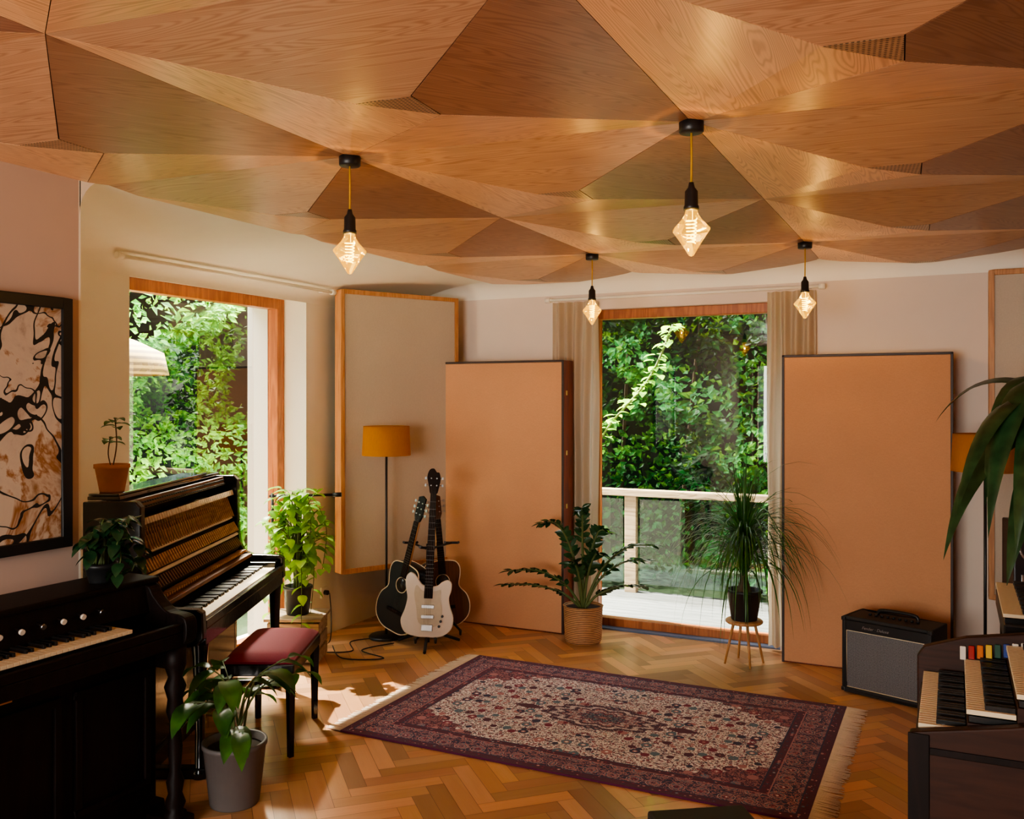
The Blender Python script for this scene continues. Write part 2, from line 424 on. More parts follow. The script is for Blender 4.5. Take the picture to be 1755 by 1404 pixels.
def fB(u,v):
    a=-6+8*u; z=-.3+5.0*v**.9; nz=noise.noise(Vector((a*.8,z*.8,3)))+.6*noise.noise(Vector((a*2.1,z*2.1,9)))
    return Vector((a,10.3-2.0*nz+U(-.12,.25)-.5*(1-v),z)),Vector((0,-1,.4))
def fA(u,v):
    b=3+5.6*u; z=-.3+5.0*v**.9; nz=noise.noise(Vector((b*.8,z*.8,30)))+.6*noise.noise(Vector((b*2.1,z*2.1,19)))
    return Vector((-7.8+1.6*nz+U(-.25,.12)+.4*(1-v),b,z)),Vector((1,0,.4))
hedge('hedge','dense leafy green hedge growing behind the terrace railing',fB,28000,M_h2,.05,.15)
hedge('hedge','tall bright green garden hedge seen through the window',fA,25000,M_h1,.05,.14)
M_hb=plain('hedge_shadow',(.012,.022,.010),.95,var=.6,scale=5)  # for the dark sheet that paints shade behind the terrace hedge leaves
g=G(); g.bb(-7.5,3,12.4,12.5,-.35,4.2); tag(g.obj('fence',M_hb),'dark backdrop sheet standing for shade behind the hedge','fence')
g=G(); g.bb(-9.8,-9.7,2,11,-.35,3.6); tag(g.obj('fence',plain('reed',sr(40,34,22),.9,var=.5,scale=40)),'brown reed garden fence behind the hedge','fence')
vn=thing('climbing_vine','bright green climbing vine arching over the terrace','vine',(-2.9,8.6,-.3))
path=crv([(-.6,0,0),(-.55,-.1,1.0),(-.2,-.2,1.7),(.3,-.3,2.25),(.55,-.35,2.75)],8)
G().tube(path,.012,6).obj('stem',M_stem,vn)
g=G()
for p in path[8:]:
    for q in range(4):
        a=U(0,6.28); g.leaf(p+Vector((U(-.06,.06),U(-.06,.06),U(-.05,.05))),(math.cos(a),math.sin(a),U(-.2,.4)),U(.08,.13),U(.06,.09),.6)
g.obj('foliage',M_leafV,vn)
tr=thing('garden_tree','thin brown trees standing in the garden hedge','tree',(-3.2,11.5,-.35))
g=G()
for (x,y,dx) in [(0,0,.3),(1.4,.3,-.3),(-.9,.2,.2)]:
    g.tube(crv([(x,y,0),(x+dx*.4,y,1.5),(x+dx,y-.1,3.0),(x+dx*1.6,y,4.6)],6),[.03]*7+[.025]*6+[.02]*6,8)
g.obj('trunk',M_bark,tr)
px,pd=C(-3.30,7.3)
pa=thing('parasol','cream striped garden parasol','parasol',(px,pd,-.35))
G().tube([(0,0,0),(0,0,2.75)],.02,10).obj('pole',M_lightwood,pa)
def _p():
    t=NT('parasol_stripes'); v=t.coord(); sx=t.n('ShaderNodeSeparateXYZ'); t.L(v,sx.inputs[0])
    f=t.math('GREATER_THAN',t.math('SINE',t.math('MULTIPLY',sx.outputs[2],130)),0)
    return t.bsdf(t.mix(f,sr(124,104,58),sr(66,50,26)),.8,trans=(.2,sr(120,96,48)))
G().lathe([(.01,.38),(.25,.30),(.46,.2),(.5,.02),(.48,.02)],(0,0,2.28),16).obj('canopy',_p(),pa)
px,pd=C(-2.95,6.75)
gb=thing('garden_bench','pale grey wooden garden bench','bench',(px,pd,-.35),math.radians(60))
g=G()
for k in range(4): g.bb(-.45,.45,-.2+k*.1,-.11+k*.1,.44,.47)
g.obj('seat',M_deck,gb,.003)
g=G()
for k in range(3): g.bb(-.45,.45,.2,.225,.6+k*.12,.69+k*.12)
g.obj('backrest',M_deck,gb,.003)
for x in (-.4,.4):
    for y in (-.17,.21): G().bb(x-.03,x+.03,y-.03,y+.03,0,(.44 if y<0 else .95)).obj('leg',M_deck,gb,.003)

# ---------------------------------------------------------------- rug
def rugmat():
    t=NT('persian_rug'); v=t.coord(); s=t.n('ShaderNodeSeparateXYZ'); t.L(v,s.inputs[0])
    x=t.math('ABSOLUTE',s.outputs[0]); y=t.math('ABSOLUTE',s.outputs[1])
    e=t.math('MINIMUM',t.math('SUBTRACT',1.18,x),t.math('SUBTRACT',.78,y))
    cb=t.n('ShaderNodeCombineXYZ'); t.L(x,cb.inputs[0]); t.L(y,cb.inputs[1]); mv=cb.outputs[0]
    cream=sr(244,232,230); red=sr(128,24,62); navy=sr(44,40,80); mar=sr(84,16,54); teal=sr(90,114,134); rose=sr(180,122,126); pale=sr(222,204,206)
    def flor(sc,thr):
        vo=t.voro(mv,sc,.85); d=vo.outputs['Distance']; sx=t.n('ShaderNodeSeparateColor'); t.L(vo.outputs['Color'],sx.inputs[0])
        pal=t.ramp(sx.outputs[0],[(0,red),(.3,navy),(.5,rose),(.68,teal),(.84,mar)],True)
        ring=t.ramp(d,[(0,cream),(.12,rose),(.2,(1,1,1)),(.42,navy),(.5,navy)],True)
        mask=t.math('LESS_THAN',d,thr); isp=t.math('COMPARE',d,.31,.11)
        return mask,t.mix(isp,ring,pal)
    n1=t.noise(mv,34,3,.7); vine=t.math('LESS_THAN',t.math('ABSOLUTE',t.math('SUBTRACT',n1,.5)),.028)
    n2=t.noise(mv,70,2,.6); sp=t.math('GREATER_THAN',n2,.58)
    mk,fc=flor(14,.40)
    fld=t.mix(vine,cream,navy); fld=t.mix(sp,fld,red); fld=t.mix(mk,fld,fc)
    mk2,fc2=flor(28,.30); fld=t.mix(t.math('MULTIPLY',mk2,t.math('SUBTRACT',1,mk)),fld,fc2)
    wob=t.math('MULTIPLY',t.math('SINE',t.math('MULTIPLY',t.math('SUBTRACT',x,y),34)),.05)
    q=t.math('ADD',t.math('ADD',t.math('DIVIDE',x,.93),t.math('DIVIDE',y,.53)),wob)
    span=t.math('GREATER_THAN',q,1.58)
    dk=t.mix(sp,mar,navy); dk=t.mix(mk,dk,fc); dk=t.mix(vine,dk,rose)
    fld=t.mix(span,fld,dk)
    ex=t.math('DIVIDE',x,.34); ey=t.math('DIVIDE',y,.17); r=t.math('SQRT',t.math('ADD',t.math('MULTIPLY',ex,ex),t.math('MULTIPLY',ey,ey)))
    th=t.math('ARCTAN2',ey,ex); r=t.math('ADD',r,t.math('MULTIPLY',t.math('COSINE',t.math('MULTIPLY',th,12)),.07))
    med=t.ramp(t.math('DIVIDE',r,2),[(0,rose),(.05,navy),(.10,teal),(.15,red),(.22,pale),(.26,rose),(.31,mar),(.36,pale),(.42,mar)],True)
    med=t.mix(t.math('MULTIPLY',sp,.8),med,pale); med=t.mix(vine,med,navy)
    fld=t.mix(t.math('LESS_THAN',r,1.0),fld,med)
    fin=t.math('LESS_THAN',t.math('ADD',t.math('DIVIDE',t.math('ABSOLUTE',t.math('SUBTRACT',x,.44)),.10),t.math('DIVIDE',y,.04)),1)
    fld=t.mix(fin,fld,mar)
    vb=t.voro(t.map(mv,(1,1,1),(.03,.055,0)),9.5,.15); db=vb.outputs['Distance']
    bor=t.ramp(db,[(0,cream),(.06,red),(.13,navy),(.18,rose),(.23,teal),(.29,mar),(.34,pale),(.365,navy)],True)
    bor=t.mix(t.math('MULTIPLY',sp,.8),bor,mar); bor=t.mix(vine,bor,rose)
    g1,gc=flor(46,.38)
    gs=t.mix(g1,mar,gc)
    c=t.mix(t.math('GREATER_THAN',e,.018),mar,gs)
    c=t.mix(t.math('GREATER_THAN',e,.048),c,navy)
    c=t.mix(t.math('GREATER_THAN',e,.055),c,bor)
    c=t.mix(t.math('GREATER_THAN',e,.19),c,rose)
    c=t.mix(t.math('GREATER_THAN',e,.196),c,gs)
    c=t.mix(t.math('GREATER_THAN',e,.232),c,navy)
    c=t.mix(t.math('GREATER_THAN',e,.24),c,fld)
    fz=t.noise(v,300,2)
    c=t.mix(t.math('MULTIPLY',fz,.12),c,navy)
    return t.bsdf(c,.95,bump=fz,bs=.4,bd=.003,sheen=.1)
rug=thing('rug','maroon and cream patterned woven rug with pale fringes on parquet','rug',(-1.72,4.66,0.0))
G().bb(-1.18,1.18,-.78,.78,.001,.011).obj('carpet_body',rugmat(),rug,.003)
g=G()
for sx in (-1,1):
    for k in range(230):
        y=-.775+1.55*k/229; y2=y+U(-.012,.012); L=U(.08,.115); w=.0026
        pts=[(sx*1.178,y,.008),(sx*(1.178+L*.5),(y+y2)/2+U(-.004,.004),.006),(sx*(1.178+L),y2,.003)]
        g.tube(pts,[w,w*1.1,w*.7],4)
g.obj('fringe',plain('fringe',sr(226,208,186),.95),rug,stuff=True)

# ---------------------------------------------------------------- gobos and wall panels
def gobo(x0,x1,lab):
    cx=(x0+x1)/2; w=x1-x0
    e=thing('acoustic_screen',lab,'acoustic panel',(cx,6.22+.10,0),0,'freestanding acoustic screens')
    g=G(); t=.022; H=2.045; q=.095
    g.bb(-w/2,-w/2+t,-q,q,0,H); g.bb(w/2-t,w/2,-q,q,0,H); g.bb(-w/2+t,w/2-t,-q,q,H-t,H); g.bb(-w/2+t,w/2-t,-q,q,0,t)
    g.obj('frame',[M_gside],e,.003)
    g=G()
    for s in (-1,1): g.bb(s*(w/2-.006)-.008,s*(w/2-.006)+.008,-q-.008,-q+.004,0,H)
    g.bb(-w/2,w/2,-q-.008,-q+.004,H-.014,H+.002)
    g.obj('edge_trim',M_gedge,e,.002)
    G().bb(-w/2+.012,w/2-.012,-q-.005,-q+.012,.008,H-.014).obj('fabric_front',M_gobo,e,.004)
    G().bb(-w/2+.024,w/2-.024,q-.01,q+.002,.024,H-.024).obj('fabric_back',M_gobo,e,.004)
    for z in (.35,.95,1.35,1.8):
        G().box((w/2+.003,-.04,z),(.008,.022,.035)).obj('latch',M_brass,e,.003)
gobo(-3.656,-2.609,'tall tan fabric acoustic screen with red-brown sides beside the curtain')
gobo(-1.026,.0,'tall tan fabric acoustic screen with dark edges behind the amplifier')
def wallpanel(p0,p1,z0,z1,label):
    a=Vector(p0);b=Vector(p1); w=(b-a).length; mid=(a+b)/2; an=math.atan2(b.y-a.y,b.x-a.x)
    e=thing('wall_panel',label,'acoustic panel',(mid.x,mid.y,z0),an,'wall-mounted acoustic panels')
    H=z1-z0; g=G(); t=.032; d=.05
    g.bb(-w/2,-w/2+t,-d,d,0,H); g.bb(w/2-t,w/2,-d,d,0,H); g.bb(-w/2+t,w/2-t,-d,d,H-t,H); g.bb(-w/2+t,w/2-t,-d,d,0,t)
    g.obj('frame',M_pfr,e,.004)
    G().bb(-w/2+t,w/2-t,-d+.012,d-.01,t,H-t).obj('fabric_panel',M_cream,e)
wallpanel((-4.07,5.42),(-3.60,6.34),.47,2.56,'cream fabric wall panel in a light wood frame across the corner')
wallpanel((.2,6.44),(1.3,6.44),.5,2.56,'cream fabric wall panel in a light wood frame by the lamp')

# ---------------------------------------------------------------- curtains
def curtain(x0,x1,label,b=6.455):
    g=G(); n=90; m=24; w=x1-x0; vs=[]
    for j in range(m+1):
        z=.03+(2.47)*j/m; q=j/m
        for i in range(n+1):
            u=i/n; amp=.026+.006*(1-q)
            vs.append((w*(u-.5)*(.94+.06*q)+.006*math.sin(z*3+u*9),amp*math.sin(u*w*2*math.pi/.075+.6*math.sin(z*1.3))+.004*math.sin(u*31+z*2),z))
    g.add(vs,[(j*(n+1)+i,j*(n+1)+i+1,(j+1)*(n+1)+i+1,(j+1)*(n+1)+i) for j in range(m) for i in range(n)],0,True)
    o=g.obj('curtain',M_linen,loc=((x0+x1)/2,b,0)); tag(o,label,'curtain','linen curtains')
curtain(-2.80,-2.42,'beige linen curtain gathered beside the tan screen')
curtain(-1.17,-.84,'beige linen curtain gathered beside the grass-leaved plant')
def rod(p0,p1,label,br):
    e=thing('curtain_rod',label,'curtain rod',p0); v=Vector(p1)-Vector(p0)
    G().tube([(0,0,0),tuple(v)],.011,12).obj('rod',M_white,e)
    dn=v.normalized()
    for q in (Vector((0,0,0)),v):
        G().tube([q-dn*.02,q+dn*.02],.02,12).obj('finial',M_white,e)
    for f in (.04,.96):
        q=v*f; G().tube([q,q+Vector(br)],.008,8).obj('bracket',M_white,e)
rod((-4.08,3.49,2.535),(-4.08,5.375,2.535),'white curtain rod above the bare window',(-.13,0,0))
rod((-2.83,6.44,2.52),(-.80,6.44,2.52),'white curtain rod carrying the linen curtains',(0,.06,0))

# ---------------------------------------------------------------- keyboards
def keyboard(parent,nw,kw,kl,loc,rz,bed,blk=.6,start=0,gap=.0007):
    kb=G().bb(-kl,0.0,-nw*kw/2,nw*kw/2,-.02,-.003).obj('keyboard',bed,parent,loc=loc,rot=(0,0,rz))
    wm=None;bmh=None
    for i in range(nw):
        y=-nw*kw/2+kw*(i+.5)
        if wm is None:
            wm=G().bb(-kl+.002,.006,-kw/2+gap,kw/2-gap,0,.014).obj('white_key',M_ivory,kb,.0012,loc=(0,y,0))
        else:
            o=wm.copy(); o.location=(0,y,0); COL.objects.link(o)
        if i<nw-1 and (i+start)%7 not in (2,6):
            if bmh is None: bmh=G().bb(-kl+.002,-kl*(1-blk),-.0055,.0055,.012,.028).obj('black_key',M_ebony,kb,.002,loc=(0,y+kw/2,0))
            else:
                o=bmh.copy(); o.location=(0,y+kw/2,0); COL.objects.link(o)
    return kb
# ---------------------------------------------------------------- upright piano
ox,oy=C(-1.70,4.85)
P=thing('upright_piano','black upright piano with its front removed and action exposed','piano',(ox,oy,0),TH)
sideo=[(-.25,0),(-.25,1.285),(-.01,1.285),(.015,1.26),(.018,.98),(.03,.87),(.06,.82),(.11,.80),(.27,.795),(.295,.78),(.30,.66),(.27,.63),(.12,.60),(.03,.56),(0,.45),(0,0)]
for s in (-1,1): G().prism(sideo,s*.745,s*.695,lambda x,z,t:(x,t,z)).obj('side_panel',M_gloss,P,.006)
G().bb(-.25,-.225,-.695,.695,0,1.27).obj('back_board',M_mahog,P)
G().bb(-.02,.0,-.695,.695,.08,.60).obj('lower_panel',M_gloss,P,.004)
G().bb(-.225,.02,-.695,.695,0,.08).obj('plinth',M_gloss,P,.004)
M_lid=plain('lid_gloss',(.03,.025,.016),.06,coat=1)
G().bb(-.25,-.10,-.70,.70,1.287,1.305).box((-.175,-.1,1.312),(.14,1.2,.012)).obj('top_lid',M_lid,P,.004)
G().bb(-.12,.295,-.695,.695,.62,.695).obj('keybed',M_gloss,P,.004)
G().bb(.27,.298,-.695,.695,.695,.735).obj('key_slip',M_gloss,P,.004)
keyboard(P,52,.0235,.15,(.262,0,.722),0,M_ebony)
for s in (-1,1): G().bb(.11,.268,s*.66-.035,s*.66+.035,.695,.765).obj('key_block',M_gloss,P,.005)
woA=wood('action_wood',sr(70,40,22),sr(136,88,50),1,.5); woB=wood('action_wood_pale',sr(146,106,70),sr(212,172,128),1,.5); M_felt=plain('felt_white',sr(226,214,198),.9); M_feltr=plain('felt_dark',sr(34,18,14),.9)
acts=[((-.09,1.25),(.05,.05),woA,-.15,'pin_rail'),((-.09,1.10),(.022,.03),M_feltr,-.5,'hammer_rail'),((-.03,1.025),(.035,.016),M_felt,-.5,'rest_rail'),
 ((-.055,.99),(.03,.03),M_feltr,-.6,'damper_rail'),((.008,.925),(.03,.016),M_felt,-.6,'felt_rail'),((-.02,.895),(.03,.022),M_feltr,-.7,'action_rail'),((.02,.85),(.035,.02),M_feltr,-.8,'jack_rail'),((.06,.795),(.09,.02),woA,-.1,'key_cover_strip')]
for (c,s,m,rt,nm) in acts: G().box((c[0],0,c[1]),(s[0],1.385,s[1]),(0,rt,0)).obj(nm,m,P,.003)
g=G()
for k in range(44):
    y=-.66+1.32*k/43; g.tube([(-.075,y,1.26),(-.055,y,1.26)],.005,6); g.tube([(-.07,y,1.238),(-.05,y,1.238)],.005,6)
g.obj('tuning_pins',M_black,P,stuff=True)
g=G()
for k in range(44):
    y=-.675+1.35*k/43; g.box((-.035,y,1.175),(.06,.012,.030),(0,-.3,0)); g.box((-.024,y,1.10),(.007,.006,.13),(0,-.35,0),1)
g.obj('hammers',[M_felt,woB],P,stuff=True)
g=G()
for k in range(44):
    y=-.675+1.35*k/43; g.box((.006,y,.975),(.018,.013,.06),(0,-.5,0)); g.box((.026,y,.885),(.016,.012,.055),(0,-.6,0),1); g.box((.05,y,.825),(.05,.010,.014),(0,-.1,0))
g.obj('wippens',[woB,woA],P,stuff=True)
G().bb(-.2,-.15,-.695,.695,.75,1.15).obj('iron_plate',M_brass,P)
for s in (-1,1):
    g=G(); g.lathe([(.0,0),(.035,0),(.038,.03),(.024,.05),(.022,.2),(.03,.45),(.034,.56),(.04,.62)],(.255,s*.66,0),16); g.obj('leg',M_gloss,P)
    G().bb(0,.29,s*.66-.03,s*.66+.03,0,.05).obj('toe_block',M_gloss,P,.006)
for y in (-.12,0,.12): G().box((.045,y,.06),(.11,.035,.012)).obj('pedal',M_brass,P,.004)

bx,by=C(-1.24,4.70)
B=thing('piano_bench','black piano bench with a dark red velvet seat','bench',(bx,by,0),TH)
G().bb(-.18,.18,-.30,.30,.40,.46).obj('seat_frame',M_gloss,B,.006)
def cushion(w,l,z0,h,n=10):
    g=G();vs=[]
    for j in range(n+1):
        for i in range(n+1):
            u=i/n*2-1;v=j/n*2-1; vs.append((u*w,v*l,z0+h*(1-abs(u)**6)**.5*(1-abs(v)**6)**.5))
    g.add(vs,[(j*(n+1)+i,j*(n+1)+i+1,(j+1)*(n+1)+i+1,(j+1)*(n+1)+i) for j in range(n) for i in range(n)],0,True)
    g.bb(-w,w,-l,l,z0-.012,z0+.001); return g
cushion(.172,.292,.47,.04,16).obj('cushion',M_velvet,B)
for sx in (-1,1):
    for sy in (-1,1):
        G().tube([(sx*.155,sy*.27,0),(sx*.155,sy*.27,.2),(sx*.155,sy*.27,.40)],[.017,.020,.026],4,sm=False).obj('leg',M_gloss,B)
G().tube([(-.15,-.27,.24),(-.15,.27,.24)],.01,8).obj('stretcher',M_gloss,B)

# ---------------------------------------------------------------- reed organ
Hm=thing('reed_organ','dark mahogany reed organ with turned columns against the wall','organ',(-3.05,2.14,0))
G().bb(-.235,.02,-.64,.64,.05,.74).obj('lower_case',M_mahog,Hm,.006)
G().bb(-.24,.06,-.65,.65,0,.07).obj('plinth',M_mahog,Hm,.008)
for y in (-.42,0,.42):
    g=G(); g.bb(.02,.035,y-.18,y+.18,.14,.17); g.bb(.02,.035,y-.18,y+.18,.60,.63); g.bb(.02,.035,y-.18,y-.15,.17,.60); g.bb(.02,.035,y+.15,y+.18,.17,.60)
    g.obj('molding',M_mahog,Hm,.004)
G().bb(-.235,.22,-.64,.64,.74,.80).obj('keybed',M_mahog,Hm,.008)
G().bb(.195,.222,-.60,.60,.80,.835).obj('key_slip',M_mahog,Hm,.004)
keyboard(Hm,36,.0235,.145,(.19,-.06,.845),0,M_ebony,start=3)
G().box((.005,0,.92),(.02,1.2,.13),(0,-.25,0)).obj('stop_panel',M_mahog,Hm,.004)
G().bb(-.235,-.0,-.64,.64,.80,.975).obj('upper_case',M_mahog,Hm,.006)
G().bb(-.245,.02,-.66,.66,.975,1.0).obj('top_lid',M_mahog,Hm,.008)
arm=[(p.x,p.y) for p in crv([(q[0],q[1],0) for q in [(-.2,.98),(.0,.975),(.05,.93),(.12,.875),(.20,.865),(.235,.84),(.235,.77),(.2,.74),(.1,.74)]],4)]+[(-.2,.74)]
for s in (-1,1): G().prism(arm,s*.655,s*.595,lambda x,z,t:(x,t,z)).obj('cheek',M_mahog,Hm,.006)
for s in (-1,1):
    g=G(); sp=[]
    for k in range(26):
        a=k*.42; r=.05-.0016*k; sp.append((.09+r*math.cos(a),s*.650,.69+r*math.sin(a)))
    g.tube(sp,.007,6); g.bb(.02,.15,s*.645-.012,s*.645+.004,.62,.74); g.obj('carved_scroll',M_mahog,Hm)
for k in range(10):
    y=-.42+k*.085
    G().tube([(.01,y,.925),(.045,y,.916)],.005,8).obj('stop_stem',M_mahog,Hm)
    G().tube([(.043,y,.9165),(.053,y,.914)],.0105,14).obj('stop_knob',M_felt if k%3 else M_metal,Hm)
for s in (-1,1):
    pr=[(0,0),(.045,0),(.045,.05),(.03,.06),(.042,.09),(.028,.13),(.036,.18),(.022,.22),(.03,.32),(.022,.42),(.036,.47),(.03,.52),(.044,.57),(.028,.61),(.045,.66),(.045,.74),(0,.74)]
    G().lathe(pr,(.17,s*.60,0),20).obj('column',M_mahog,Hm)
    G().bb(.0,.23,s*.60-.05,s*.60+.05,0,.04).obj('foot_block',M_mahog,Hm,.008)
for y in (-.13,.13): G().box((.10,y,.12),(.2,.2,.02),(0,-.35,0)).obj('treadle',M_mahog,Hm,.005)
G().box((.036,-.05,.68),(.003,.05,.015)).obj('name_plate',M_brass,Hm)

def paintmat():
    t=NT('abstract_painting'); v=t.coord(); a=t.noise(v,3.0,5,.65,.6)
    c=t.ramp(a,[(.3,sr(150,130,116)),(.42,sr(200,184,168)),(.50,sr(206,190,172)),(.55,sr(150,100,52)),(.60,sr(196,176,156)),(.70,sr(150,110,70)),(.76,sr(110,44,28))])
    b=t.noise(v,1.9,2,.6,1.2); l=t.math('LESS_THAN',t.math('ABSOLUTE',t.math('SUBTRACT',b,.5)),t.math('MULTIPLY',a,.024))
    b2=t.noise(t.map(v,(1,1,1),(4,2,7)),2.2,3,.6,1.0); l2=t.math('LESS_THAN',t.math('ABSOLUTE',t.math('SUBTRACT',b2,.47)),t.math('MULTIPLY',a,.016))
    c=t.mix(t.math('MAXIMUM',l,l2),c,(.015,.014,.014)); return t.bsdf(c,.6,bump=a,bs=.3)
Pt=thing('painting','abstract painting in cream, ochre and black in a black frame','painting',(-3.298,2.12,1.145))
G().bb(.004,.02,-.40,.40,.03,.99).obj('canvas',paintmat(),Pt)
g=G(); g.bb(0,.035,-.44,-.395,0,1.02); g.bb(0,.035,.395,.44,0,1.02); g.bb(0,.035,-.395,.395,0,.045); g.bb(0,.035,-.395,.395,.975,1.02)
g.obj('frame',M_black,Pt,.003)

# ---------------------------------------------------------------- plants
def pot(e,r0,r1,h,mat,z=0,rim=.006):
    G().lathe([(0,0),(r0*.96,0),(r0,.006),(r1,h-.02),(r1+rim,h-.018),(r1+rim,h),(r1-.008,h),(r1-.012,h-.04),(0,h-.04)],(0,0,z),36).obj('pot',mat,e)
    G().lathe([(0,h-.028),(r1*.6,h-.024),(r1-.011,h-.032)],(0,0,z),24).obj('soil',M_soil,e)
lx,ly=C(-1.875,4.24)
e=thing('potted_seedling','small leafy seedling in a terracotta pot on the piano','plant',(lx,ly,1.318))
pot(e,.055,.074,.13,M_terra)
g=G(); f=G()
for (tx,ty,h,nl) in [(.02,0,.24,6),(-.025,.01,.15,4)]:
    pth=crv([(0,0,.1),(tx*1.5,ty,.1+h*.5),(tx,ty,.1+h)],5); g.tube(pth,.003,6)
    for k in range(nl):
        a=k*2.4+U(0,.5); f.leaf(pth[-1]+Vector((0,0,-.008*k)),(math.cos(a),math.sin(a),.4),U(.06,.085),.05,.9)
g.obj('stem',M_bark,e); f.obj('foliage',M_leafA,e)
def pothos(name,label,loc,potf,n,spread,hgt,ll,lw,mat,trail=0,droop=1.0,asx=1.0,dz=(0,0),qs=(4,6,8,10)):
    e=thing(name,label,'plant',loc); ph=potf(e); g=G(); f=G()
    for k in range(n):
        a=U(0,6.28); rr=U(.3,1)*spread; hh=U(.25,1)*hgt
        p0=Vector((U(-.03,.03),U(-.03,.03),ph-.03)); p2=Vector((math.cos(a)*rr*asx+dz[0],math.sin(a)*rr+dz[1],ph+hh)); p1=Vector((p2.x*.35,p2.y*.35,ph+hh*.75))
        pts=crv([p0,p1,p2],5); g.tube(pts,[.005]*6+[.003]*5,6)
        for q in qs:
            aa=a+U(-1.3,1.3); f.leaf(pts[q],(math.cos(aa),math.sin(aa),U(0,.5)),U(.7,1)*ll,U(.8,1)*lw,droop,seg=6,tip=.75)
        if trail and k%3==0:
            tp=[p2,p2+Vector((math.cos(a)*.05,math.sin(a)*.05,-trail*.3)),p2+Vector((math.cos(a)*.02,math.sin(a)*.02,-trail*U(.6,1)))]
            tpp=crv(tp,5); g.tube(tpp,.0025,5)
            for q in range(1,len(tpp)): aa=U(0,6.28); f.leaf(tpp[q],(math.cos(aa),math.sin(aa),-.2),ll*.8,lw*.8,1)
    g.obj('stem',M_stem,e); f.obj('foliage',mat,e); return e
def pf(e): pot(e,.045,.06,.08,M_bpot); return .08
pothos('potted_pothos','small trailing pothos in a black pot on the reed organ',(-3.15,2.60,1.0),pf,15,.12,.20,.095,.06,M_leafD,.14,dz=(.035,0))
lx,ly=C(-1.205,3.93)
def pf(e): pot(e,.105,.132,.27,M_gpot); return .27
pothos('potted_houseplant','broad-leaved houseplant in a grey ceramic floor pot',(lx,ly,0),pf,13,.30,.38,.20,.09,M_leafA,0,droop=1.5,qs=(6,8,10))
lx,ly=C(-1.44,6.08)
cr=thing('wooden_crate','low pale wooden crate carrying the trailing plant','crate',(lx,ly,0),TH)
g=G()
for k in range(3): g.bb(-.17,.17,-.14,-.125,.02+k*.09,.095+k*.09); g.bb(-.17,.17,.125,.14,.02+k*.09,.095+k*.09); g.bb(-.17,-.155,-.125,.125,.02+k*.09,.095+k*.09); g.bb(.155,.17,-.125,.125,.02+k*.09,.095+k*.09)
for x in (-.145,.145):
    for y in (-.115,.115): g.bb(x-.012,x+.012,y-.012,y+.012,0,.29)
g.obj('slatted_body',M_rail,cr,.002)
G().bb(-.19,.19,-.155,.155,.29,.31).obj('top_board',M_rail,cr,.003)
def pf(e): pot(e,.075,.092,.19,M_bpot); return .19
e=pothos('trailing_plant','lush bright trailing plant in a black pot on a crate',(lx,ly,.31),pf,42,.19,.66,.115,.08,M_leafB,.55)
G().tube([(0,0,.15),(0,0,.78)],.006,6).obj('support_stake',M_black,e)
lx,ly=C(-1.70,6.32)
e=thing('microphone_stand','black microphone stand with a horizontal boom arm','stand',(lx+.05,ly-.02,0),TH)
G().tube([(0,0,.06),(0,0,1.10)],.010,10).obj('pole',M_black,e)
G().tube([(-.02,0,1.08),(.46,0,1.09)],.009,8).obj('boom_arm',M_black,e)
G().tube([(.42,0,1.088),(.48,0,1.09)],.016,8).obj('grip',M_black,e)
for k in range(3):
    a=k*2.094+.5; G().tube([(0,0,.10),(.09*math.cos(a),.09*math.sin(a),.008)],.008,6).obj('leg',M_black,e)
# zz plant
lx,ly=C(.515,6.55)
e=thing('zz_plant','dark glossy plant in a woven rattan pot by the window','plant',(lx,ly,0))
def rattan():
    t=NT('rattan'); v=t.coord(); s=t.n('ShaderNodeSeparateXYZ'); t.L(v,s.inputs[0])
    w=t.math('MULTIPLY_ADD',t.math('SINE',t.math('MULTIPLY',s.outputs[2],480)),.5,.5); nz=t.noise(t.map(v,(30,30,130)),1,2)
    return t.bsdf(t.mix(t.math('MULTIPLY',w,t.math('ADD',nz,.5)),sr(100,62,36),sr(214,162,112)),.6,bump=w,bs=.8,bd=.003)
G().lathe([(0,0),(.125,0),(.133,.02),(.138,.14),(.142,.25),(.148,.262),(.136,.265),(.13,.24),(0,.235)],(0,0,0),40).obj('rattan_pot',rattan(),e)
G().lathe([(0,.243),(.129,.242)],(0,0,0),24).obj('soil',M_soil,e)
g=G();f=G()
ca=[(-1,-.05,.54,.20),(-.95,-.25,.52,.32),(-.75,-.25,.30,.66),(-.05,-.3,.14,.76),(.5,-.25,.18,.60),(.95,.1,.46,.36),(.85,-.2,.42,.20),(.98,.0,.50,.48),(-.3,-.5,.2,.38),(.3,-.4,.2,.44)]
for (dx,dy,rr,hh) in ca:
    d=Vector((dx*CO-dy*SI,dx*SI+dy*CO,0)); d.normalize()
    pts=crv([Vector((0,0,.22)),d*rr*.25+Vector((0,0,.22+hh*.6)),d*rr*.65+Vector((0,0,.22+hh*.96)),d*rr*1.05+Vector((0,0,.22+hh*.98))],8)
    g.tube(pts,[.012-.008*i/len(pts) for i in range(len(pts))],6)
    for q in range(8,len(pts)-1):
        t=(pts[q+1]-pts[q-1]).normalized(); a0=U(0,3.14)
        ref=Vector((math.cos(a0)*.4,math.sin(a0)*.4,.8)); sd=t.cross(ref)
        if sd.length<.1: sd=Vector((1,0,0))
        sd.normalize()
        for s in (-1,1):
            dd=sd*s*.85+t*.65; f.leaf(pts[q],dd,U(.07,.092),U(.036,.044),.2,seg=5,side=(t*.85*s*-1+sd*.5+Vector((U(-.3,.3),U(-.3,.3),U(-.3,.3)))),tip=.9)
    f.leaf(pts[-1],pts[-1]-pts[-3],.09,.042,.2)
g.obj('stem',M_stem,e); f.obj('foliage',M_leafD,e)
